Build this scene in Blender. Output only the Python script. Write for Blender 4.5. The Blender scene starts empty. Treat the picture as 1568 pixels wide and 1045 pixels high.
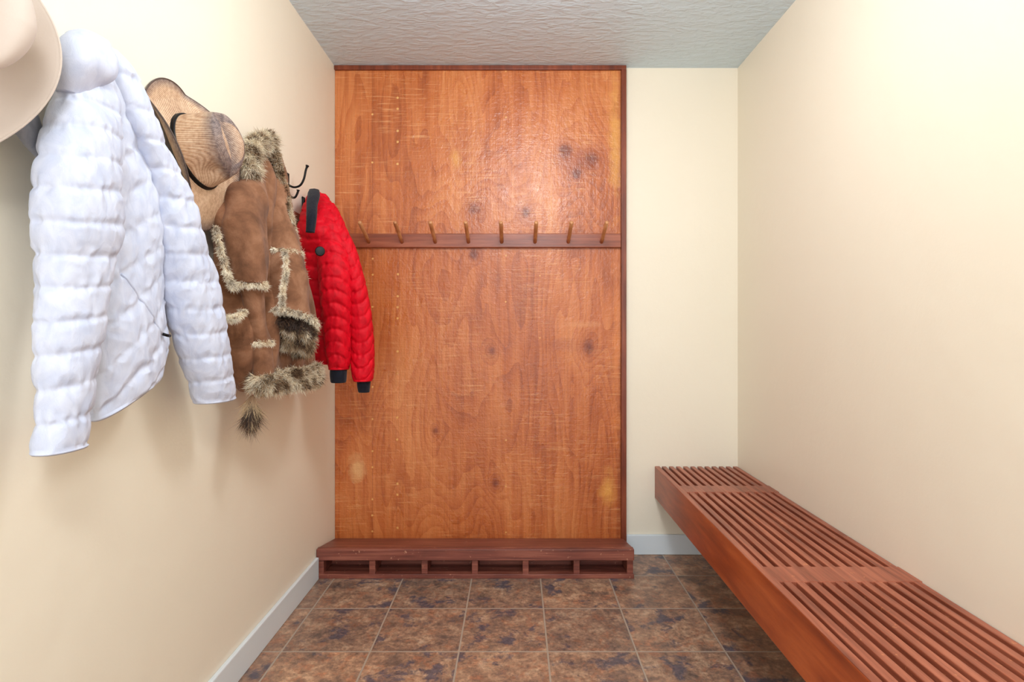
import bpy, bmesh, math, random
from mathutils import Vector, Matrix, noise
from mathutils.bvhtree import BVHTree
random.seed(7)
scene = bpy.context.scene
scene.view_settings.view_transform = 'Standard'

# ------------------------------------------------------------------ room dims
CAM_H = 1.136
XL, XR = -0.903, 1.113
YB, YF = 2.90, -1.6
ZC = 2.44
F = 885.0

def srgb(r, g, b):
    def c(v):
        v /= 255.0
        return v / 12.92 if v <= 0.04045 else ((v + 0.055) / 1.055) ** 2.4
    return (c(r), c(g), c(b), 1.0)

# ------------------------------------------------------------------ node helpers
class NT:
    def __init__(self, name):
        self.m = bpy.data.materials.new(name)
        self.m.use_nodes = True
        self.t = self.m.node_tree
        self.n = self.t.nodes
        self.l = self.t.links
        self.b = self.n['Principled BSDF']
        self.co = self.n.new('ShaderNodeTexCoord').outputs['Object']
    def link(self, a, b):
        self.l.new(a, b)
    def inp(self, sock, v):
        if isinstance(v, bpy.types.NodeSocket):
            self.l.new(v, sock)
        else:
            sock.default_value = v
    def mapping(self, scale=(1, 1, 1), loc=(0, 0, 0), rot=(0, 0, 0), src=None):
        n = self.n.new('ShaderNodeMapping')
        self.l.new(src or self.co, n.inputs['Vector'])
        n.inputs['Scale'].default_value = scale
        n.inputs['Location'].default_value = loc
        n.inputs['Rotation'].default_value = rot
        return n.outputs[0]
    def noise(self, vec, scale=5, detail=4, rough=0.5, dist=0.0, col=False):
        n = self.n.new('ShaderNodeTexNoise')
        self.l.new(vec, n.inputs['Vector'])
        n.inputs['Scale'].default_value = scale
        n.inputs['Detail'].default_value = detail
        n.inputs['Roughness'].default_value = rough
        n.inputs['Distortion'].default_value = dist
        return n.outputs['Color' if col else 'Fac']
    def math(self, op, a, b=0.0, c=None, clamp=False):
        n = self.n.new('ShaderNodeMath'); n.operation = op; n.use_clamp = clamp
        self.inp(n.inputs[0], a); self.inp(n.inputs[1], b)
        if c is not None: self.inp(n.inputs[2], c)
        return n.outputs[0]
    def ramp(self, fac, stops):
        n = self.n.new('ShaderNodeValToRGB')
        self.l.new(fac, n.inputs[0])
        e = n.color_ramp.elements
        e[0].position, e[0].color = stops[0]
        e[1].position, e[1].color = stops[-1]
        for p, c in stops[1:-1]:
            x = e.new(p); x.color = c
        return n.outputs[0]
    def mr(self, v, a, b, c=0.0, d=1.0):
        n = self.n.new('ShaderNodeMapRange')
        self.inp(n.inputs[0], v)
        for i, k in enumerate((a, b, c, d)): n.inputs[i + 1].default_value = k
        n.clamp = True
        return n.outputs[0]
    def mix(self, fac, a, b, mode='MIX'):
        n = self.n.new('ShaderNodeMix'); n.data_type = 'RGBA'; n.blend_type = mode
        self.inp(n.inputs[0], fac); self.inp(n.inputs[6], a); self.inp(n.inputs[7], b)
        return n.outputs[2]
    def sep(self, v=None):
        n = self.n.new('ShaderNodeSeparateXYZ'); self.l.new(v or self.co, n.inputs[0]); return n.outputs
    def comb(self, x, y, z):
        n = self.n.new('ShaderNodeCombineXYZ')
        self.inp(n.inputs[0], x); self.inp(n.inputs[1], y); self.inp(n.inputs[2], z); return n.outputs[0]
    def bump(self, h, strength=0.3, dist=0.01, normal=None):
        n = self.n.new('ShaderNodeBump')
        self.l.new(h, n.inputs['Height'])
        n.inputs['Strength'].default_value = strength
        n.inputs['Distance'].default_value = dist
        if normal: self.l.new(normal, n.inputs['Normal'])
        self.l.new(n.outputs[0], self.b.inputs['Normal'])
        return n.outputs[0]
    def set(self, **k):
        for a, v in k.items():
            self.inp(self.b.inputs[a.replace('_', ' ')], v)

def plain(name, col, rough=0.6, bscale=60, bstr=0.15, bdist=0.002, var=0.1, metal=0.0, sheen=0.0):
    t = NT(name)
    n = t.noise(t.co, bscale, 4)
    n2 = t.noise(t.co, 6, 3)
    dark = tuple(c * (1 - var) for c in col[:3]) + (1,)
    t.set(Base_Color=t.mix(n2, dark, col), Roughness=rough, Metallic=metal)
    if sheen:
        t.b.inputs['Sheen Weight'].default_value = sheen
    t.bump(n, bstr, bdist)
    return t.m

# ------------------------------------------------------------------ surfaces
def mat_wall():
    t = NT('cream_wall_paint')
    big = t.noise(t.co, 1.3, 3)
    t.set(Base_Color=t.mix(big, srgb(236, 226, 205), srgb(242, 233, 214)), Roughness=0.5)
    a = t.noise(t.co, 9, 3); b = t.noise(t.co, 160, 2)
    t.bump(t.math('ADD', t.math('MULTIPLY', a, 3.0), t.math('MULTIPLY', b, 0.25)), 0.2, 0.004)
    return t.m
def mat_ceiling():
    t = NT('knockdown_ceiling')
    v = t.mapping((1.0, 2.0, 1))
    a = t.noise(v, 19, 4, 0.5, 0.5)
    k = t.mr(a, 0.42, 0.62)
    t.set(Base_Color=srgb(206, 224, 235), Roughness=0.45)
    t.bump(t.math('ADD', k, t.math('MULTIPLY', t.noise(t.co, 60, 3), 0.3)), 0.42, 0.005)
    return t.m
def mat_floor():
    T = 0.311
    t = NT('slate_look_tile')
    s = t.sep()
    u = t.math('DIVIDE', t.math('ADD', s[0], 5 * T - 0.111), T)
    v = t.math('DIVIDE', t.math('ADD', s[1], 20 * T - 2.335), T)
    fu, fv = t.math('FLOOR', u), t.math('FLOOR', v)
    wn = t.n.new('ShaderNodeTexWhiteNoise'); wn.noise_dimensions = '3D'
    t.link(t.comb(fu, fv, 0.0), wn.inputs['Vector'])
    off = t.n.new('ShaderNodeVectorMath'); off.operation = 'MULTIPLY_ADD'
    t.link(wn.outputs['Color'], off.inputs[0]); off.inputs[1].default_value = (20, 20, 20)
    t.link(t.co, off.inputs[2])
    p = off.outputs[0]
    n1 = t.noise(p, 13.0, 9, 0.70, 0.25)
    n2 = t.noise(t.mapping((1, 1, 1), (3, 7, 1), src=p), 7.5, 9, 0.68, 0.3)
    n3 = t.noise(p, 60, 6, 0.75, 0.2)
    n4 = t.noise(t.mapping((1, 1, 1), (13, 2, 5), src=p), 22, 6, 0.7, 0.3)
    c = t.ramp(n1, [(0.28, srgb(90, 78, 72)), (0.42, srgb(126, 102, 88)), (0.52, srgb(154, 122, 100)), (0.62, srgb(178, 148, 122)), (0.75, srgb(168, 152, 140))])
    c = t.mix(t.math('MULTIPLY', t.mr(n4, 0.52, 0.62), 0.5), c, srgb(164, 106, 76))
    dk = t.mr(n2, 0.54, 0.61)
    c = t.mix(t.math('MULTIPLY', dk, 0.85), c, srgb(74, 74, 88))
    c = t.mix(0.7, c, t.ramp(n3, [(0.3, (0.3, 0.3, 0.32, 1)), (0.5, (0.98, 0.98, 0.98, 1)), (0.7, (1.7, 1.62, 1.55, 1))]), 'MULTIPLY')
    c = t.mix(1.0, c, t.ramp(wn.outputs['Value'], [(0, (0.88, 0.9, 0.94, 1)), (1, (1.22, 1.16, 1.10, 1))]), 'MULTIPLY')
    ru, rv = t.math('FRACT', u), t.math('FRACT', v)
    eu = t.math('MINIMUM', ru, t.math('SUBTRACT', 1.0, ru))
    ev = t.math('MINIMUM', rv, t.math('SUBTRACT', 1.0, rv))
    e = t.math('MINIMUM', eu, ev)
    g = t.mr(e, 0.008, 0.012)
    c = t.mix(g, srgb(170, 154, 138), c)
    t.set(Base_Color=c, Roughness=t.mr(n3, 0.3, 0.7, 0.28, 0.48))
    h = t.math('ADD', t.math('MULTIPLY', g, 0.7), t.math('MULTIPLY', n3, 0.3))
    t.bump(h, 0.5, 0.004)
    return t.m
def mat_panel():
    t = NT('varnished_plywood')
    s = t.sep()
    warp = t.noise(t.mapping((1.6, 1, 0.9)), 2.0, 3)
    jit = t.noise(t.co, 14, 4, 0.6, 0.5)
    KN = [(0.24, 2.015, .024), (0.38, 1.975, .030), (0.30, 1.90, .016), (-0.21, 1.73, .028), (0.05, 1.71, .022),
          (0.36, 1.04, .030), (-0.10, 0.36, .022), (-0.21, 1.50, .020), (-0.12, 1.02, .018), (-0.40, 0.62, .014)]
    kf = None
    for (x, z, r) in KN:
        dx = t.math('DIVIDE', t.math('SUBTRACT', s[0], x), r * 1.6)
        dz = t.math('DIVIDE', t.math('SUBTRACT', s[2], z), r * 2.0)
        d = t.math('ADD', t.math('MULTIPLY', dx, dx), t.math('MULTIPLY', dz, dz))
        g = t.math('DIVIDE', 1.0, t.math('ADD', 1.0, d))
        kf = g if kf is None else t.math('ADD', kf, g)
    field = t.noise(t.mapping((1.5, 1, 0.36)), 2.2, 2, 0.4)
    field = t.math('ADD', field, t.math('MULTIPLY', kf, 0.18))
    field = t.math('ADD', field, t.math('MULTIPLY', t.math('SUBTRACT', jit, .5), 0.016))
    rings_ = t.math('FRACT', t.math('MULTIPLY', field, 24.0))
    rings_ = t.mr(rings_, 0.0, 1.0, 1.0, 0.0)
    rings_ = t.math('POWER', rings_, 2.0)
    grain = t.noise(t.mapping((30, 1, 1.5)), 1.0, 5, 0.6, 0.2)
    fine = t.noise(t.mapping((150, 1, 4)), 1.0, 3, 0.6)
    blot = t.noise(t.mapping((1.6, 1, 0.6)), 2.0, 5, 0.55)
    f = t.math('ADD', t.math('MULTIPLY', grain, 0.35), t.math('MULTIPLY', blot, 0.5))
    f = t.math('SUBTRACT', f, t.math('MULTIPLY', rings_, 0.085))
    c = t.ramp(f, [(0.28, srgb(166, 86, 42)), (0.37, srgb(192, 107, 55)), (0.45, srgb(207, 125, 70)), (0.58, srgb(226, 152, 94))])
    c = t.mix(0.42, c, t.ramp(fine, [(0.3, (0.66, 0.58, 0.5, 1)), (0.55, (1, 1, 1, 1)), (0.75, (1.15, 1.15, 1.1, 1))]), 'MULTIPLY')
    c = t.mix(t.mr(kf, 0.30, 1.0, 0.0, 0.65), c, srgb(146, 64, 30))
    kk = t.math('ADD', kf, t.math('MULTIPLY', t.math('SUBTRACT', jit, .5), .9))
    c = t.mix(t.math('MULTIPLY', t.mr(kk, 0.70, 1.05), 0.7), c, srgb(100, 38, 20))
    saw = t.noise(t.mapping((7, 1, 150)), 1.0, 3, 0.6)
    sawmask = t.mr(t.noise(t.co, 3.2, 3), 0.40, 0.6)
    c = t.mix(t.math('MULTIPLY', t.math('MULTIPLY', t.mr(saw, 0.54, 0.66), sawmask), 0.4), c, srgb(244, 190, 134))
    def spot(c, x, z, rx, rz, col, amt, soft=0.9):
        dx = t.math('DIVIDE', t.math('SUBTRACT', s[0], x), rx)
        dz = t.math('DIVIDE', t.math('SUBTRACT', s[2], z), rz)
        d = t.math('SQRT', t.math('ADD', t.math('MULTIPLY', dx, dx), t.math('MULTIPLY', dz, dz)))
        d = t.math('ADD', d, t.math('MULTIPLY', t.math('SUBTRACT', jit, 0.5), 2.2))
        k = t.mr(d, 0.2, 0.2 + soft, 1.0, 0.0)
        return t.mix(t.math('MULTIPLY', k, amt), c, col)
    mid = srgb(156, 74, 38); yl = srgb(230, 166, 84)
    for (x, z, rx, rz, col, a) in [
        (0.30, 1.97, 0.13, 0.06, mid, .4), (-0.30, 1.98, 0.03, 0.07, yl, .7), (0.20, 1.05, 0.18, 0.04, mid, .35), (-0.25, 2.05, 0.10, 0.16, mid, .25),
        (0.46, 0.335, 0.05, 0.12, yl, .95), (-0.79, 0.44, 0.045, 0.07, srgb(226, 176, 124), .9), (0.33, 1.15, .10, .02, srgb(226, 160, 110), .5),
        (-0.62, 1.0, 0.06, 0.15, mid, .4), (0.495, 2.1, 0.035, 0.35, yl, .7), (0.50, 1.0, 0.03, 0.6, srgb(224, 138, 74), .6)]:
        c = spot(c, x, z, rx, rz, col, a)
    seam = t.math('ABSOLUTE', t.math('SUBTRACT', s[0], -0.715))
    c = t.mix(t.mr(seam, 0.0008, 0.0022, 0.4, 0.0), c, srgb(120, 58, 28))
    def dots(c, x, period, r):
        dx = t.math('ADD', t.math('SUBTRACT', s[0], x), t.math('MULTIPLY', t.math('SUBTRACT', warp, .5), 0.01))
        cell = t.math('FLOOR', t.math('DIVIDE', s[2], period))
        w1 = t.n.new('ShaderNodeTexWhiteNoise'); w1.noise_dimensions = '2D'
        t.link(t.comb(cell, x * 31.0, 0.0), w1.inputs['Vector'])
        fz = t.math('MULTIPLY', t.math('SUBTRACT', t.math('FRACT', t.math('DIVIDE', s[2], period)), 0.5), period)
        d = t.math('SQRT', t.math('ADD', t.math('MULTIPLY', dx, dx), t.math('MULTIPLY', fz, fz)))
        k = t.math('MULTIPLY', t.mr(d, r * .6, r, 0.8, 0.0), t.mr(w1.outputs['Value'], .45, .5))
        return t.mix(k, c, srgb(240, 190, 116))
    c = dots(c, -0.59, 0.055, 0.007); c = dots(c, -0.715, 0.08, 0.006); c = dots(c, -0.05, 0.23, 0.005); c = dots(c, 0.12, 0.31, 0.004)
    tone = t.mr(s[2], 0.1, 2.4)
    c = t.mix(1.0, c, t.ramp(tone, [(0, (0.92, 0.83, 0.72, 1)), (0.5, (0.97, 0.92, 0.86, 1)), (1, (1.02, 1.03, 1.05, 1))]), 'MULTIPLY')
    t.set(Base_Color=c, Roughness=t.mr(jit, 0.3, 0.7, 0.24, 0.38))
    bl = t.noise(t.mapping((34, 1, 30)), 1.6, 3, 0.6, 0.3)
    h = t.math('ADD', t.math('MULTIPLY', saw, 0.3), t.math('MULTIPLY', fine, 0.25))
    h = t.math('ADD', h, t.math('MULTIPLY', bl, 1.0))
    t.bump(h, 0.48, 0.005)
    return t.m
def mat_wood(name, a, b, c_, scale, rough=0.4, bstr=0.2, chips=None):
    t = NT(name)
    v = t.mapping(scale)
    g = t.noise(v, 1.0, 6, 0.62, 0.25)
    bl = t.noise(t.co, 3.5, 3)
    c = t.ramp(t.math('ADD', t.math('MULTIPLY', g, .7), t.math('MULTIPLY', bl, .3)), [(0.34, a), (0.5, b), (0.66, c_)])
    if chips:
        k = t.mr(t.noise(t.co, 45, 3, 0.7), 0.66, 0.70)
        c = t.mix(t.math('MULTIPLY', k, 0.6), c, chips)
    t.set(Base_Color=c, Roughness=rough)
    t.bump(g, bstr, 0.003)
    return t.m

M_wall = mat_wall(); M_ceil = mat_ceiling(); M_floor = mat_floor(); M_panel = mat_panel()
M_trimwood = mat_wood('stained_trim_wood', srgb(92, 40, 22), srgb(122, 56, 32), srgb(150, 76, 46), (40, 40, 3), .35)
M_railwood = mat_wood('stained_rail_wood', srgb(106, 50, 32), srgb(142, 72, 46), srgb(170, 96, 66), (3, 40, 50), .35)
M_shelfwood = mat_wood('red_brown_shelf_wood', srgb(88, 42, 34), srgb(128, 68, 54), srgb(164, 100, 80), (3, 45, 60), .42, .3, chips=srgb(204, 150, 120))
M_bench_top = mat_wood('bench_slat_wood', srgb(116, 56, 38), srgb(156, 84, 60), srgb(188, 112, 84), (60, 3, 60), .38, .3, chips=srgb(214, 140, 92))
M_bench_face = mat_wood('bench_rail_wood', srgb(128, 54, 26), srgb(164, 76, 36), srgb(190, 98, 50), (40, 2.5, 22), .33)
M_peg = mat_wood('peg_wood', srgb(160, 100, 60), srgb(200, 140, 92), srgb(222, 168, 120), (30, 6, 30), .4)
M_base = plain('baseboard_paint', srgb(222, 230, 234), 0.4, 40, .1, .002, .04)
M_black = plain('black_iron', srgb(22, 20, 20), 0.4, 90, .2, .001, .2, .6)
def fabric(name, col, dark, rough=.5, wr=55, bstr=.35, sheen=.2, fine=600, spec=.5):
    t = NT(name)
    w = t.noise(t.mapping((1, 1, .6)), wr, 4, .55, .6)
    f = t.noise(t.co, fine, 2)
    t.set(Base_Color=t.mix(t.mr(w, .3, .6), dark, col), Roughness=rough)
    t.b.inputs['Sheen Weight'].default_value = sheen
    t.b.inputs['Specular IOR Level'].default_value = spec
    t.bump(t.math('ADD', w, t.math('MULTIPLY', f, .12)), bstr, .004)
    return t.m
M_white = fabric('white_quilted_nylon', srgb(207, 212, 229), srgb(192, 199, 220), .65, 42, .5, .0, spec=.2)
M_grey = fabric('grey_lining', srgb(140, 142, 152), srgb(112, 115, 124), .6)
M_red = fabric('red_puffer_nylon', srgb(216, 4, 30), srgb(186, 2, 24), .6, 45, .5, .0, spec=.2)
M_navy = fabric('black_knit_rib', srgb(24, 26, 38), srgb(14, 15, 24), .8, 120, .4, .1, spec=.2)
def suede():
    t = NT('brown_suede')
    a = t.noise(t.co, 14, 5, .6, .4); b = t.noise(t.co, 260, 3)
    t.set(Base_Color=t.ramp(a, [(.3, srgb(96, 62, 42)), (.5, srgb(132, 90, 64)), (.7, srgb(160, 116, 88))]), Roughness=.9)
    t.b.inputs['Sheen Weight'].default_value = .1
    t.b.inputs['Specular IOR Level'].default_value = .2
    t.bump(t.math('ADD', a, t.math('MULTIPLY', b, .3)), .4, .006)
    return t.m
M_suede = suede()
def furmat():
    t = NT('shearling_fur')
    a = t.n.new('ShaderNodeAttribute'); a.attribute_name = 'Col'
    t.set(Base_Color=a.outputs['Color'], Roughness=.75)
    return t.m
M_fur = furmat()

# ------------------------------------------------------------------ mesh helpers
def new_obj(name, verts, faces, mats, parent=None, smooth=False, fmat=None):
    me = bpy.data.meshes.new(name)
    me.from_pydata([tuple(v) for v in verts], [], faces)
    if not isinstance(mats, (list, tuple)): mats = [mats]
    for m in mats: me.materials.append(m)
    if smooth:
        me.polygons.foreach_set('use_smooth', [True] * len(me.polygons))
    if fmat:
        me.polygons.foreach_set('material_index', fmat)
    bm = bmesh.new(); bm.from_mesh(me); bmesh.ops.recalc_face_normals(bm, faces=bm.faces); bm.to_mesh(me); bm.free()
    o = bpy.data.objects.new(name, me)
    scene.collection.objects.link(o)
    if parent: o.parent = parent
    return o
def empty(name):
    o = bpy.data.objects.new(name, None); scene.collection.objects.link(o); o.empty_display_size = .1
    return o
BOX_F = [(0, 1, 3, 2), (4, 6, 7, 5), (0, 4, 5, 1), (2, 3, 7, 6), (0, 2, 6, 4), (1, 5, 7, 3)]
def box_v(x0, x1, y0, y1, z0, z1):
    return [(x, y, z) for x in (x0, x1) for y in (y0, y1) for z in (z0, z1)]
def boxes(name, lst, mat, parent=None, bevel=0.002):
    V, Fc = [], []
    for b in lst:
        k = len(V)
        V += box_v(*b) if len(b) == 6 else b
        Fc += [tuple(i + k for i in f) for f in BOX_F]
    o = new_obj(name, V, Fc, mat, parent)
    if bevel:
        m = o.modifiers.new('bevel', 'BEVEL'); m.width = bevel; m.segments = 2; m.limit_method = 'ANGLE'
    return o
def tube(pts, rad, seg=12, closed=False):
    V, Fc = [], []
    n = len(pts); pts = [Vector(p) for p in pts]
    up = None
    for i, p in enumerate(pts):
        if closed: d = (pts[(i + 1) % n] - pts[i - 1])
        else: d = pts[min(i + 1, n - 1)] - pts[max(i - 1, 0)]
        d.normalize()
        if up is None:
            up = d.orthogonal().normalized()
        else:
            up = (up - d * up.dot(d)).normalized()
        s = d.cross(up)
        r = rad[i] if isinstance(rad, (list, tuple)) else rad
        for k in range(seg):
            a = 2 * math.pi * k / seg
            V.append(p + (up * math.cos(a) + s * math.sin(a)) * r)
    m = n if closed else n - 1
    for i in range(m):
        for k in range(seg):
            j = (i + 1) % n
            Fc.append((i * seg + k, i * seg + (k + 1) % seg, j * seg + (k + 1) % seg, j * seg + k))
    if not closed:
        Fc.append(tuple(range(seg))); Fc.append(tuple((n - 1) * seg + k for k in range(seg)))
    return V, Fc
def merge(parts):
    V, Fc = [], []
    for v, f in parts:
        k = len(V); V += list(v); Fc += [tuple(i + k for i in q) for q in f]
    return V, Fc
def crom(P, t):
    n = len(P) - 1
    x = t * n; i = min(int(x), n - 1); u = x - i
    p0, p1, p2, p3 = P[max(i - 1, 0)], P[i], P[i + 1], P[min(i + 2, n)]
    return [0.5 * ((2 * b) + (-a + c) * u + (2 * a - 5 * b + 4 * c - d) * u * u + (-a + 3 * b - 3 * c + d) * u ** 3)
            for a, b, c, d in zip(p0, p1, p2, p3)]

# ------------------------------------------------------------------ room shell
boxes('floor', [(XL - .1, XR + .1, YF, YB + .1, -.1, 0)], M_floor, bevel=0)
boxes('ceiling', [(XL - .1, XR + .1, YF, YB + .1, ZC, ZC + .1)], M_ceil, bevel=0)
boxes('wall_left', [(XL - .1, XL, YF, YB + .1, 0, ZC)], M_wall, bevel=0)
boxes('wall_right', [(XR, XR + .1, YF, YB + .1, 0, ZC)], M_wall, bevel=0)
boxes('wall_back', [(XL, XR, YB, YB + .1, 0, ZC)], M_wall, bevel=0)
SY = 2.62
boxes('baseboard_left', [(XL, XL + .015, YF, SY - .014, 0, .1)], M_base, bevel=.004)
boxes('baseboard_right', [(XR - .015, XR, YF, YB, 0, .1)], M_base, bevel=.004)
boxes('baseboard_back', [(.552, XR - .016, YB - .015, YB, 0, .1)], M_base, bevel=.004)

# panel
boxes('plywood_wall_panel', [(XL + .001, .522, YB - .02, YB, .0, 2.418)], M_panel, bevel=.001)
boxes('trim_1', [(XL + .001, .548, YB - .034, YB, 2.418, 2.4395)], M_trimwood)
boxes('trim_2', [(.5225, .548, YB - .036, YB, 0, 2.4175)], M_trimwood)

# peg rail (back)
pr = empty('peg_rail')
boxes('rail_board', [(XL + .022, .520, YB - .042, YB - .0205, 1.533, 1.602)], M_railwood, pr, .003)
for i in range(8):
    X = -.728 + .1645 * i
    b = Vector((X, YB - .045, 1.562)); tip = Vector((X, YB - .21, 1.628))
    d = (tip - b).normalized()
    pts = [b - d * .012, b + d * .05, b + d * .13, tip - d * .004, tip]
    v, f = tube(pts, [.0092, .0092, .0094, .0094, .006], 14)
    new_obj('peg_%d' % (i), v, f, M_peg, pr, True)

# shoe shelf
sh = empty('low_shoe_shelf')
x0, x1 = XL + .002, .533
top = [(x0, SY + .0, .100), (x0, SY, .136), (x0, YB - .021, .05), (x0, YB - .021, .086),
       (x1, SY + .0, .100), (x1, SY, .136), (x1, YB - .021, .05), (x1, YB - .021, .086)]
boxes('top_board', [top], M_shelfwood, sh, .003)
boxes('front_rail', [(x0, x1 + .001, SY - .012, SY + .02, .083, .1345)], M_shelfwood, sh, .003)
boxes('base_rail', [(x0, x1 + .001, SY - .008, SY + .03, 0, .02)], M_shelfwood, sh, .002)
boxes('base_board', [(x0, x1, SY + .03, YB - .021, 0.0, .012)], M_shelfwood, sh, .001)
ups = [x0 + .016, -.651, -.414, -.186, .044, .275, x1 - .016]
boxes('dividers', [(u - .014, u + .014, SY - .002, SY + .12, .018, .084) for u in ups], M_shelfwood, sh, .002)
boxes('inner_back', [(x0, x1, SY + .12, SY + .135, .01, .075)], M_shelfwood, sh, .001)

# bench
be = empty('slatted_wall_bench')
bx0, bx1 = .696, XR - .001
RW = .024
boxes('front_rail', [(bx0, bx0 + RW, -.55, YB - .001, .283, .4395)], M_bench_face, be, .0025)
yend = YB - .002
NSL = 11
pitch = (bx1 - bx0 - RW) / NSL
sl = []
for i in range(NSL):
    c = bx0 + RW + pitch * (i + .5) + .004
    sl.append((c - .0105, c + .0105, -.5, yend, .385, .440))
boxes('slats', sl, M_bench_top, be, .002)
boxes('crossbars', [(bx0 + RW - .004, bx1, y - w, y + w, .388, .4412) for y, w in ((2.49, .05), (1.63, .05), (.76, .05), (-.1, .05))], M_bench_top, be, .002)
boxes('top_edge', [(bx0 + .001, bx0 + RW - .0005, -.549, YB - .0015, .4385, .4408)], M_bench_top, be, .001)
boxes('wall_cleat', [(bx1 - .03, bx1, -.5, yend, .30, .386)], M_bench_face, be, .002)
boxes('under_brackets', [(bx0 + RW, bx1 - .03, y - .02, y + .02, .30, .386) for y in (2.49, 1.63, .76, -.1)], M_bench_face, be, .002)

# ------------------------------------------------------------------ coat hooks + left rail
boxes('wall_rail', [(XL, XL + .02, 2.30, YB - .0205, 1.533, 1.602)], M_railwood, None, .003)
def hook(e, y, z, s=1.0, name='iron_hook'):
    x = XL
    pl, pf = tube([(x + .001, y, z - .045 * s), (x + .006, y, z - .0449 * s), (x + .006, y, z + .04 * s), (x + .001, y, z + .041 * s)], .007, 8)
    parts = [(pl, pf)]
    for pts in ([(0.004, 0, .0), (.03, 0, -.012), (.055, 0, -.005), (.07, 0, .02), (.078, 0, .055), (.085, 0, .075)],
                [(0.004, 0, -.03), (.02, 0, -.05), (.035, 0, -.052), (.045, 0, -.035), (.048, 0, -.022)]):
        P = [crom(pts, i / 24) for i in range(25)]
        P = [(x + a * s, y + b, z + c * s) for a, b, c in P]
        parts.append(tube(P, [.0042] * 22 + [.0055, .0075, .0045], 10))
    v, f = merge(parts)
    new_obj(name, v, f, M_black, e, True)
hook(empty('coat_hook'), 2.27, 1.70)

# ------------------------------------------------------------------ garments
# survey(): distance along the left wall from a measured sight line and an assumed stand-off X
def survey(x, y, X):
    Y = X * F / (x - 790.0)
    return Vector((X, Y, CAM_H - (y - 502.0) * Y / F))
def ring(y, xl, xr, X, ratio=.6, tilt=0.0):
    c = survey((xl + xr) / 2, y, X)
    h = (xr - xl) / 2 * c.y / F
    k = abs(X) / c.y
    a = h / math.sqrt(ratio ** 2 + k ** 2); b = ratio * a
    bmax = max(.012, abs(XL) - abs(X) - .006)
    if b > bmax:
        b = bmax; a = math.sqrt(max(h * h - b * b, 1e-5)) / k
    return [c.x, c.y, c.z, a, b, tilt]

def loft(name, rings, mats, parent, disp, seg=110, n=240, hollow=True, power=2.3, lining=None):
    V, Fc, fm = [], [], []
    rows = []
    s = 0; last = None
    for i in range(n + 1):
        r = crom(rings, i / n)
        c = Vector(r[:3])
        if last is not None: s += (c - last).length
        last = c
        rows.append((r, s))
    for i, (r, s) in enumerate(rows):
        fade = min(1.0, (n - i) / (n * .03) + .15) if hollow else 1.0
        for k in range(seg):
            th = 2 * math.pi * k / seg
            ct, st = math.cos(th), math.sin(th)
            e = 2 / power
            ux = math.copysign(abs(ct) ** e, ct); uy = math.copysign(abs(st) ** e, st)
            px = r[0] + r[4] * ux; py = r[1] + r[3] * uy
            pz = r[2] + r[5] * (py - r[1])
            nn = Vector((ct / max(r[4], .01), st / max(r[3], .01), 0)).normalized()
            d = disp(s, th, px, py, pz, r) * fade
            q = Vector((px, py, pz)) + nn * d
            q.x = max(q.x, XL + .004)
            V.append(q)
    nr = len(rows)
    def add_ring(sc, dz):
        r = rows[-1][0]
        base = V[(nr - 1) * seg:nr * seg]
        c = Vector(r[:3])
        for q in base:
            V.append(Vector((c.x + (q.x - c.x) * sc, c.y + (q.y - c.y) * sc, q.z + dz)))
    tot = nr
    if hollow:
        add_ring(.95, -.003); add_ring(.86, .006); add_ring(.74, .05); tot += 3
    for i in range(tot - 1):
        for k in range(seg):
            Fc.append((i * seg + k, i * seg + (k + 1) % seg, (i + 1) * seg + (k + 1) % seg, (i + 1) * seg + k))
            fm.append(1 if (lining and i >= nr + 1) else 0)
    c0 = len(V); V.append(sum((V[k] for k in range(seg)), Vector()) / seg + Vector((0, 0, .006)))
    c1 = len(V); V.append(sum((V[(tot - 1) * seg + k] for k in range(seg)), Vector()) / seg)
    for k in range(seg):
        Fc.append((c0, (k + 1) % seg, k)); fm.append(0)
        Fc.append((c1, (tot - 1) * seg + k, (tot - 1) * seg + (k + 1) % seg)); fm.append(1 if lining else 0)
    ml = [mats] + ([lining] if lining else [])
    return new_obj(name, V, Fc, ml, parent, True, fm)

def nz(x, y, z): return noise.noise(Vector((x, y, z)))
def rdg(x, y, z): return 1 - 2 * abs(nz(x, y, z))
def quilt(p=.058, amp=.006, slope=0.0, chev=0.0, seed=0.0, wr=.006, fold=.010, phase=0.0):
    """padded panels between narrow stitch lines, gathered along the stitches"""
    def f(s, th, x, y, z, r):
        q = s + phase + slope * (y - r[1]) + chev * abs(math.sin(th)) + .007 * nz(y * 9 + seed, z * 5, x * 9)
        u = (q / p) % 1.0
        c = abs(math.cos(math.pi * u))
        puff = (1 - c ** 14) * .65 + (1 - c * c) * .35
        near = c ** 2
        g = nz(y * 70 + seed, z * 18, x * 70 + seed)
        rr3 = rdg(y * 24 - z * 14 + seed, z * 24 + y * 14, x * 24 + 7)
        rr2 = rdg(y * 11 + seed * 2, z * 8 + y * 6, x * 12)
        fo = nz(y * 10 + seed, z * 4.0, x * 10 + seed)
        return amp * (puff - .7) + wr * (.7 * g * near + .36 * (rr3 - .5) * (.5 + near) + .35 * (rr2 - .5)) + fold * fo
    return f
def drape(seed=0., fold=.012, wr=.004):
    def f(s, th, x, y, z, r):
        rid = rdg(y * 10 + seed, z * 6 + y * 6, x * 10)
        return fold * nz(y * 16 + seed, z * 3.5, x * 14) + wr * rid + wr * nz(y * 22, z * 16, x * 22 + seed) * .6
    return f

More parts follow.
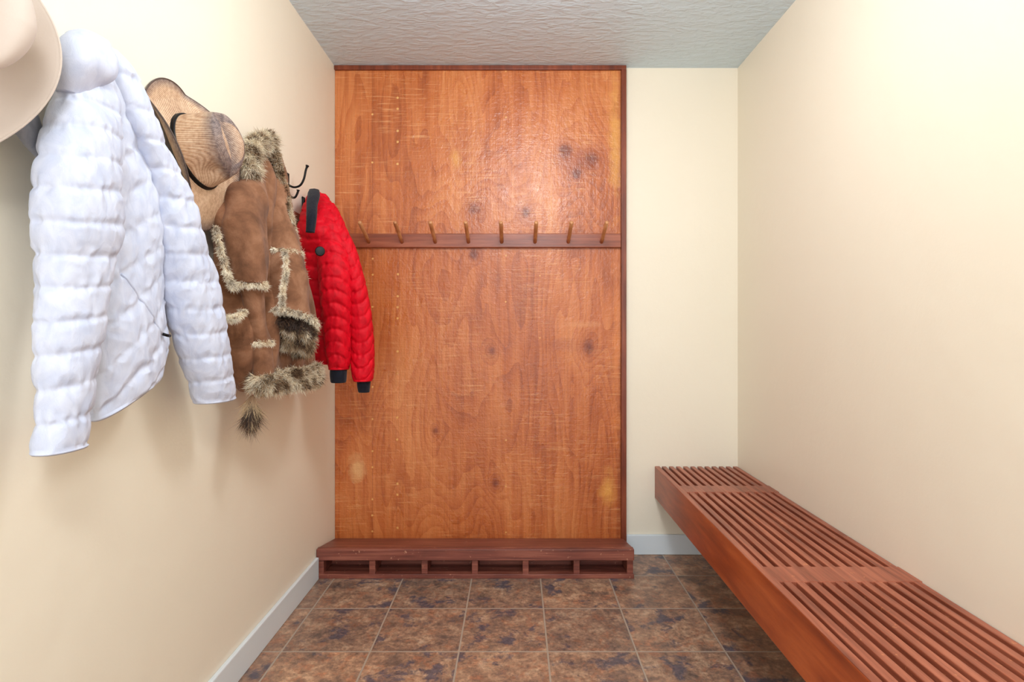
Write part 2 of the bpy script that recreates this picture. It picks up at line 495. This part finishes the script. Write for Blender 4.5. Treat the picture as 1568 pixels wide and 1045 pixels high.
# white jacket ---------------------------------------------------------------
wj = empty('white_quilted_jacket')
ns = [(92, 108, 165), (130, 92, 178), (180, 78, 186), (240, 67, 188), (300, 61, 191), (350, 58, 192), (400, 58, 178),
      (450, 56, 166), (500, 53, 160), (560, 52, 152), (620, 53, 146), (660, 50, 141), (688, 48, 138)]
XN = [-.83, -.82, -.80, -.79, -.785, -.785, -.79, -.79, -.79, -.79, -.79, -.79, -.79]
loft('near_sleeve', [ring(y, a, b, X, .62) for (y, a, b), X in zip(ns, XN)], M_white, wj, quilt(.058, .0048, .12, 0, 1.3, .0065, .008), lining=M_grey, seg=220, n=380)
bd = [(68, 100, 165), (100, 98, 192), (150, 100, 215), (200, 110, 232), (260, 118, 243), (330, 128, 250), (420, 133, 258),
      (500, 135, 266), (550, 136, 268), (585, 138, 262), (606, 140, 250)]
XBd = [-.86, -.85, -.84, -.835, -.83, -.83, -.83, -.83, -.83, -.83, -.83]
tl = [0, 0, 0, 0, 0, 0, .05, .15, .25, .32, .36]
body = loft('body', [ring(y, a, b, X, .30, t) for (y, a, b), X, t in zip(bd, XBd, tl)], M_white, wj, quilt(.072, .0035, .55, 0, 4.1, .007, .020), lining=M_grey, seg=220, n=320)
fs = [(72, 140, 182), (110, 152, 212), (150, 165, 230), (200, 188, 251), (250, 212, 272), (300, 230, 293), (350, 237, 309), (400, 244, 325),
      (450, 252, 337), (500, 263, 346), (550, 277, 354), (590, 290, 360), (613, 297, 362)]
XFs = [-.85, -.83, -.82, -.81, -.805, -.80, -.80, -.80, -.80, -.80, -.80, -.80, -.80]
loft('far_sleeve', [ring(y, a, b, X, .62) for (y, a, b), X in zip(fs, XFs)], M_white, wj, quilt(.066, .0048, .08, 0, 8.7, .0065, .008), lining=M_grey, seg=220, n=360)
hd = [(56, 118, 158), (64, 104, 170), (82, 98, 178), (105, 94, 176), (125, 92, 150), (145, 94, 122)]
loft('hood', [ring(y, a, b, X, .6) for (y, a, b), X in zip(hd, [-.83, -.81, -.79, -.785, -.79, -.80])], M_white, wj, drape(3.3, .012, .006), hollow=False, n=120, seg=140)
gl = [(170, 10, 62), (200, 18, 72), (222, 34, 72), (246, 56, 74)]
loft('hood_lining', [ring(y, a, b, -.85, .4) for (y, a, b) in gl], M_grey, wj, drape(6., .006, .003), hollow=False, n=60)
def on_surface(o, y, z, off=.003):
    bv = BVHTree.FromPolygons([v.co for v in o.data.vertices], [p.vertices for p in o.data.polygons])
    h = bv.ray_cast(Vector((0, y, z)), Vector((-1, 0, 0)))
    return (h[0] + Vector((off, 0, 0))) if h[0] else Vector((-.80, y, z))
pa, pb = survey(188, 420, -.80), survey(244, 512, -.80)
pts = [on_surface(body, pa.y + (pb.y - pa.y) * i / 16, pa.z + (pb.z - pa.z) * i / 16, .000) for i in range(17)]
v, f = tube(pts, .003, 8); new_obj('pocket_zip', v, f, M_white, wj, True)
v, f = tube([pts[-1] + Vector((.004, 0, 0)), pts[-1] + Vector((.006, .012, -.003)), pts[-1] + Vector((.006, .022, -.004))], .0035, 8)
new_obj('zip_pull', v, f, M_black, wj, True)
hook(wj, 1.16, 1.63, .7, 'hanging_hook')

# red puffer -----------------------------------------------------------------
rj = empty('red_puffer_jacket')
rb = [(296, 474, 496), (320, 466, 508), (355, 458, 522), (400, 460, 535), (450, 465, 541), (500, 472, 543), (540, 477, 541), (556, 480, 536)]
loft('body', [ring(y, a, b, X, .8) for (y, a, b), X in zip(rb, [-.85, -.82, -.79, -.79, -.79, -.79, -.79, -.79])], M_red, rj, quilt(.058, .006, .5, 0, 2., .006, .010), lining=M_navy)
rn = [(298, 482, 500), (325, 482, 517), (360, 484, 530), (400, 486, 540), (450, 490, 543), (500, 496, 541), (545, 500, 538), (565, 503, 535)]
loft('near_sleeve', [ring(y, a, b, X, .9) for (y, a, b), X in zip(rn, [-.81, -.77, -.74, -.72, -.71, -.71, -.71, -.71])], M_red, rj, quilt(.050, .0055, 0, .055, 5., .006, .007), lining=M_navy, seg=180)
rf = [(312, 496, 512), (345, 508, 528), (380, 518, 546), (430, 528, 560), (480, 535, 569), (530, 538, 573), (565, 539, 572), (583, 541, 570)]
loft('far_sleeve', [ring(y, a, b, X, .9) for (y, a, b), X in zip(rf, [-.76, -.71, -.67, -.64, -.625, -.62, -.62, -.62])], M_red, rj, quilt(.050, .0055, 0, -.05, 9., .006, .007), lining=M_navy, seg=180)
loft('near_cuff', [ring(y, a, b, -.71, .9) for y, a, b in ((555, 508, 531), (570, 506, 531), (585, 507, 530))], M_navy, rj, drape(1, .002, .001), n=40)
loft('far_cuff', [ring(y, a, b, -.62, .9) for y, a, b in ((575, 548, 568), (588, 547, 567), (600, 549, 566))], M_navy, rj, drape(2, .002, .001), n=40)
loft('collar', [ring(y, a, b, X, .9) for y, a, b, X in ((291, 474, 489, -.81), (305, 471, 488, -.785), (330, 469, 485, -.76), (356, 468, 482, -.755))], M_navy, rj, drape(3, .004, .002), n=60, hollow=False)
c = survey(490, 385, -.70)
def disc(c, nrm, r, th, seg=32):
    nrm = nrm.normalized()
    return tube([c - nrm * th, c - nrm * .3 * th, c + nrm * .9 * th, c + nrm * th, c + nrm * 1.02 * th], [r, r, r, r * .86, .0005], seg)
v, f = disc(c, Vector((.35, -1, 0)), .017, .006); new_obj('badge', v, f, M_black, rj, True)
hook(rj, 2.44, 1.66, .6, 'hanging_hook')

# shearling coat ---------------------------------------------------------------
bc = empty('brown_shearling_coat')
FV, FF, FC = [], [], []
def strand(p, d, L, w, c0, c1):
    side = d.orthogonal().normalized()
    k = len(FV)
    bend = Vector((random.gauss(0, .3), random.gauss(0, .3), random.gauss(-.25, .25))) * L
    m = p + d * L * .55 + bend * .25
    e = p + d * L * .9 + bend
    s2 = d.cross(side)
    for a in range(3):
        an = 2 * math.pi * a / 3
        FV.append(p + (side * math.cos(an) + s2 * math.sin(an)) * w)
    for a in range(3):
        an = 2 * math.pi * a / 3
        FV.append(m + (side * math.cos(an) + s2 * math.sin(an)) * w * .7)
    FV.append(e)
    for a in range(3):
        b = (a + 1) % 3
        FF.append((k + a, k + b, k + 3 + b, k + 3 + a)); FF.append((k + 3 + a, k + 3 + b, k + 6))
    FC.extend([c0] * 3 + [tuple((a + b) / 2 for a, b in zip(c0, c1))] * 3 + [c1])
CREAM = srgb(252, 240, 216); TAN = srgb(206, 176, 136); DKB = srgb(50, 32, 20); BR = srgb(118, 84, 56)
def fur_path(pts, rad, n, L, pal, bias=Vector((0, 0, -.3)), w=.0008):
    P = [tuple(p) for p in pts]
    for _ in range(int(n * 2.2)):
        t = random.random()
        c = Vector(crom(P, t))
        rr = rad[0] + (rad[1] - rad[0]) * t if isinstance(rad, tuple) else rad
        d = Vector((random.gauss(0, 1), random.gauss(0, 1), random.gauss(0, 1))).normalized()
        p = c + d * rr * 1.0
        clump = Vector((nz(p.x * 60, p.y * 60, p.z * 60), nz(p.x * 60 + 9, p.y * 60, p.z * 60), nz(p.x * 60, p.y * 60 + 9, p.z * 60)))
        dd = (d + bias + clump * 1.5 + Vector((random.gauss(0, .12), random.gauss(0, .12), random.gauss(0, .12)))).normalized()
        ci = nz(p.x * 40 + 5, p.y * 40, p.z * 30) * 1.3 + .5 + random.uniform(-.22, .22)
        a, b = pal[max(0, min(len(pal) - 1, int(ci * len(pal))))]
        j = random.uniform(.8, 1.15)
        ln = L * .88 * random.uniform(.6, 1.1)
        if p.x + dd.x * ln < XL + .006: continue
        strand(p, dd, ln, w, a, tuple(min(1, x * j) for x in b))
def ell_path(r, n=14, grow=1.04, arc=(0, 1)):
    out = []
    for i in range(n + 1):
        th = 2 * math.pi * (arc[0] + (arc[1] - arc[0]) * i / n)
        out.append((max(r[0] + r[4] * grow * math.cos(th), XL + .012), r[1] + r[3] * grow * math.sin(th), r[2] + r[5] * r[3] * math.sin(th)))
    return out
LIGHT = [(BR, CREAM), (TAN, CREAM), (CREAM, CREAM), (TAN, CREAM)]
MIXED = [(DKB, BR), (DKB, TAN), (BR, TAN), (BR, CREAM), (TAN, CREAM)]
DARK = [(DKB, DKB), (DKB, BR), (DKB, TAN)]

cb = [(232, 392, 424), (262, 370, 436), (300, 350, 442), (345, 333, 450), (400, 342, 462), (450, 349, 470), (500, 353, 476), (550, 362, 480), (588, 374, 482)]
XC = [-.86, -.84, -.83, -.83, -.83, -.83, -.83, -.83, -.83]
loft('body', [ring(y, a, b, X, .4) for (y, a, b), X in zip(cb, XC)], M_suede, bc, drape(2.2, .030, .007), lining=M_suede)
ls = [(262, 368, 404), (290, 350, 406), (330, 345, 409), (370, 347, 409), (410, 354, 407), (436, 360, 405)]
r1 = [ring(y, a, b, X, .8) for (y, a, b), X in zip(ls, [-.83, -.80, -.785, -.775, -.77, -.77])]
loft('left_sleeve_upper', r1, M_suede, bc, drape(5.5, .012, .007), n=160)
ls2 = [(430, 368, 404), (470, 375, 407), (500, 380, 410), (525, 384, 415), (560, 389, 417), (580, 390, 418)]
r2 = [ring(y, a, b, -.775, .8) for (y, a, b) in ls2]
loft('left_sleeve_lower', r2, M_suede, bc, drape(7.5, .008, .005), n=120)
rs = [(236, 400, 428), (270, 402, 436), (310, 405, 446), (350, 404, 455), (387, 404, 461), (430, 403, 470), (465, 403, 479), (492, 405, 484)]
XR_ = [-.84, -.81, -.785, -.77, -.76, -.75, -.745, -.74]
tr = [0, 0, 0, 0, 0, 0, -.15, -.35]
r3 = [ring(y, a, b, X, .8, t) for (y, a, b), X, t in zip(rs, XR_, tr)]
loft('right_sleeve', r3, M_suede, bc, drape(9.1, .016, .006), lining=M_suede)
# fur trims
fur_path(ell_path(r1[-1]), .006, 1300, .014, LIGHT)
fur_path(ell_path(r2[3]), .005, 1000, .013, LIGHT)
fur_path(ell_path(r3[4]), .0045, 1200, .012, LIGHT)
fur_path(ell_path(r3[-1], grow=1.02), .007, 2300, .016, LIGHT)
rc = list(r3[-1]); rc[2] -= .045; rc[3] *= .8; rc[4] *= .8
for k in range(4):
    q = list(rc); q[2] += .018 - .02 * k; q[1] += .012 * k; g = 1 - .12 * k; q[3] *= g; q[4] *= g
    fur_path(ell_path(q), .012, 1800, .024, MIXED if k % 2 else DARK, Vector((0, -.1, -.8)))
q = r2[-1]
for k in range(3):
    qq = list(q); qq[2] -= .012 * k; fur_path(ell_path(qq, grow=1.1), .012, 1600, .024, MIXED, Vector((0, 0, -.2)))
hem = ring(582, 380, 486, -.80, .5)
for k in range(3):
    qq = list(hem); qq[2] += .030 - .018 * k; fur_path(ell_path(qq, 20, arc=(-.25, .25)), .014, 3000, .024, MIXED + [(TAN, CREAM)], Vector((.2, -.1, -.3)))
fur_path([survey(*p) for p in ((412, 214, -.82), (398, 218, -.80), (386, 226, -.79), (380, 245, -.785), (384, 262, -.785))], (.022, .020), 7000, .028, MIXED + LIGHT, Vector((.1, -.1, -.1)))
fur_path([survey(*p) for p in ((414, 214, -.82), (421, 235, -.79), (428, 265, -.775), (436, 300, -.76), (445, 340, -.74), (456, 385, -.73), (466, 425, -.725))], (.011, .006), 4500, .017, MIXED, Vector((0, 0, -.2)))
fur_path([survey(*p) for p in ((436, 388, -.715), (438, 415, -.70), (433, 445, -.70), (432, 475, -.69))], .004, 1300, .012, LIGHT)
fur_path([survey(*p) for p in ((331, 350, -.81), (338, 385, -.80), (350, 425, -.79), (358, 440, -.78))], .005, 1300, .013, LIGHT)
fur_path([survey(*p) for p in ((350, 488, -.79), (362, 486, -.775), (374, 476, -.77))], .005, 900, .013, LIGHT)
fur_path([survey(386, 608, -.79), survey(385, 622, -.79), survey(383, 636, -.79)], (.006, .010), 1000, .062, DARK + [(BR, TAN)], Vector((0, 0, -3)))
new_f = new_obj('fur_trim', FV, FF, M_fur, bc)
ca = new_f.data.color_attributes.new('Col', 'FLOAT_COLOR', 'POINT')
flat = []
for cc in FC: flat.extend([cc[0], cc[1], cc[2], 1.0])
ca.data.foreach_set('color', flat)
v, f = tube([survey(390, 585, -.79), survey(388, 596, -.79), survey(386, 610, -.79)], .006, 8); new_obj('tassel_cord', v, f, M_suede, bc, True)
v, f = merge([tube([survey(*p) for p in ((410, 216, -.83), (398, 220, -.815), (388, 230, -.81), (384, 248, -.80), (386, 262, -.80))], .020, 12),
              tube([survey(*p) for p in ((414, 216, -.83), (421, 235, -.80), (428, 265, -.785), (436, 300, -.77), (445, 340, -.75), (456, 385, -.74))], .008, 10)])
new_obj('collar_roll', v, f, M_suede, bc, True)
hook(bc, 1.98, 1.68, .6, 'hanging_hook')

# ------------------------------------------------------------------ hats
def hat(name, M, mat, band_mat, bind_mat, cl=.10, cw=.08, h=.115, bl=.10, bw=.075, curl=.075, dip=.03, bind=.002):
    e = empty(name)
    V, Fc, D = [], [], []
    seg = 120
    rows = []
    NT_, NS, NBm = 26, 20, 24
    for i in range(1, NT_ + 1): rows.append(('t', i / NT_))
    for i in range(1, NS + 1): rows.append(('s', i / NS))
    for i in range(1, NBm + 1): rows.append(('b', i / NBm))
    def P(kind, t, th):
        c, s = math.cos(th), math.sin(th)
        if kind == 't':
            rr = .84 * t
            x, y = cl * rr * c, cw * rr * s
            z = h - .012 * t ** 6
            z -= .030 * math.exp(-(y / .022) ** 2) * (1 - .5 * t ** 4)
            z -= .022 * max(0, c) * t ** 2
            y *= 1 - .25 * max(0, c) ** 2 * t
            return x, y, z, (.85 if t > .7 else .2 + .65 * math.exp(-(y / .02) ** 2))
        if kind == 's':
            rr = .84 + .16 * t ** .8
            pin = 1 - .25 * max(0, c) ** 2 * (1 - t)
            z = (h - .012 - .022 * max(0, c)) * (1 - t)
            z -= .030 * math.exp(-(cw * .84 * s * pin / .022) ** 2) * .5 * (1 - t) ** 3
            tt = th if th < math.pi else th - 2 * math.pi
            dent = .012 * math.exp(-(tt - .75) ** 2 / .12) + .012 * math.exp(-(tt + .75) ** 2 / .12)
            rr -= dent / cw * math.sin(math.pi * min(1, t * 1.2))
            return cl * rr * c, cw * rr * s * pin, z, max(0, .85 - 2.8 * t)
        x = (cl + bl * t) * c; y = (cw + bw * t) * s
        z = curl * abs(s) ** 2.2 * t ** 1.7 - dip * c * c * t ** 1.5
        y -= math.copysign(1, s) * .25 * curl * abs(s) ** 2.2 * t ** 2.5
        return x, y, z, .8 * max(0, (t - .72) / .28)
    x, y, z, d = P('t', 0.0, 0.0)
    V.append(M @ Vector((x, y, z))); D.append(d)
    for kind, t in rows:
        for k in range(seg):
            x, y, z, d = P(kind, t, 2 * math.pi * k / seg)
            q = M @ Vector((x, y, z)); q.x = max(q.x, XL + .004)
            V.append(q); D.append(d)
    for k in range(seg): Fc.append((0, 1 + k, 1 + (k + 1) % seg))
    for i in range(len(rows) - 1):
        for k in range(seg):
            a = 1 + i * seg; b = a + seg
            Fc.append((a + k, b + k, b + (k + 1) % seg, a + (k + 1) % seg))
    o = new_obj('hat_body', V, Fc, mat, e, True)
    ca = o.data.color_attributes.new('Edge', 'FLOAT_COLOR', 'POINT')
    ca.data.foreach_set('color', [q for d in D for q in (d, d, d, 1)])
    so = o.modifiers.new('thick', 'SOLIDIFY'); so.thickness = .003; so.offset = 0
    rim = [M @ Vector(P('b', 1.0, 2 * math.pi * k / 120)[:3]) for k in range(120)]
    for q in rim: q.x = max(q.x, XL + .005)
    v, f = tube(rim, bind, 8, True); new_obj('brim_binding', v, f, bind_mat, e, True)
    pr = []
    for j, z in enumerate((.002, .009)):
        t = 1 - z / h
        pr.append([M @ (Vector(P('s', t, 2 * math.pi * k / 120)[:3]) + Vector((math.cos(2 * math.pi * k / 120), math.sin(2 * math.pi * k / 120), 0)) * .002) for k in range(120)])
    v, f = merge([tube(p, .004, 8, True) for p in pr]); new_obj('hat_band', v, f, band_mat, e, True)
    return e
def frame(loc, up, long_):
    up = up.normalized(); long_ = (long_ - up * long_.dot(up)).normalized()
    w = up.cross(long_)
    m = Matrix((long_, w, up)).transposed().to_4x4()
    return Matrix.Translation(loc) @ m
def felt():
    t = NT('cream_felt')
    n = t.noise(t.co, 7, 3)
    t.set(Base_Color=t.mix(n, srgb(202, 186, 173), srgb(220, 207, 196)), Roughness=.9)
    t.b.inputs['Sheen Weight'].default_value = .1
    t.bump(t.noise(t.co, 350, 3), .2, .001)
    return t.m
def strawm():
    t = NT('woven_straw')
    a = t.n.new('ShaderNodeAttribute'); a.attribute_name = 'Edge'
    s = t.sep()
    p = math.pi / .0052
    a1 = t.math('MULTIPLY', t.math('ADD', s[1], s[2]), p)
    a2 = t.math('MULTIPLY', t.math('SUBTRACT', s[1], s[2]), p)
    w1 = t.math('ABSOLUTE', t.math('SINE', a1)); w2 = t.math('ABSOLUTE', t.math('SINE', a2))
    w = t.math('MULTIPLY', w1, w2)
    n = t.noise(t.co, 12, 4)
    n2 = t.noise(t.co, 120, 3)
    c = t.ramp(t.math('ADD', t.math('MULTIPLY', w, .25), t.math('ADD', t.math('MULTIPLY', n, .35), t.math('MULTIPLY', n2, .4))), [(.25, srgb(144, 106, 80)), (.46, srgb(202, 162, 128)), (.7, srgb(236, 210, 180))])
    k = t.math('MULTIPLY', a.outputs['Fac'], t.mr(n, .3, .6, .75, 1.2), clamp=True)
    c = t.mix(t.math('MULTIPLY', k, .9), c, t.mix(t.mr(n2, .35, .65), srgb(44, 46, 64), srgb(112, 100, 104)))
    t.set(Base_Color=c, Roughness=.5)
    t.bump(w, .6, .0015)
    return t.m
M_felt = felt(); M_straw = strawm()
M_rim = plain('dark_straw_binding', srgb(84, 66, 58), .6)
h1 = hat('cream_felt_cowboy_hat', frame(Vector((-.835, .800, 1.580)), Vector((1, 0, .0)), Vector((0, 0, -1))), M_felt, M_felt, M_felt, .100, .082, .125, .118, .092, .085, .060)
h2 = hat('straw_cowboy_hat', frame(Vector((-.85, 1.53, 1.60)), Vector((1, -.12, .22)), Vector((0.2, .33, -1))), M_straw, M_black, M_rim, .095, .080, .115, .105, .066, .045, .055)
hook(h1, .800, 1.60, .7, 'hanging_hook'); hook(h2, 1.53, 1.60, .7, 'hanging_hook')

# ------------------------------------------------------------------ light
def area(name, loc, rot, size, power, col=(1, 1, 1)):
    l = bpy.data.lights.new(name, 'AREA'); l.shape = 'DISK'; l.size = size
    l.energy = power; l.color = col
    o = bpy.data.objects.new(name, l); o.location = loc; o.rotation_euler = rot
    scene.collection.objects.link(o); return o
def globe(name, loc, r, power, col):
    l = bpy.data.lights.new(name, 'POINT'); l.shadow_soft_size = r; l.energy = power; l.color = col
    o = bpy.data.objects.new(name, l); o.location = loc; scene.collection.objects.link(o)
globe('ceiling_globe_lamp', (.10, 1.45, 2.20), .16, 27, (.97, .98, 1))
area('added_rear_fill', (.15, -.5, 2.40), (math.radians(25), 0, 0), .6, 35, (.96, .98, 1))  # unseen fill light added behind the camera for even brightness, no known fixture
w = bpy.data.worlds.new('world'); scene.world = w; w.use_nodes = True
w.node_tree.nodes['Background'].inputs[0].default_value = (.90, .95, 1, 1)
w.node_tree.nodes['Background'].inputs[1].default_value = 2.9

# ------------------------------------------------------------------ camera
cam = bpy.data.cameras.new('camera'); co = bpy.data.objects.new('camera', cam)
scene.collection.objects.link(co); scene.camera = co
co.location = (0, 0, CAM_H); co.rotation_euler = (math.pi / 2, 0, 0)
cam.sensor_width = 36; cam.lens = F / 1568 * 36
cam.shift_x = -6 / 1568; cam.shift_y = -20.5 / 1568
cam.clip_start = .02
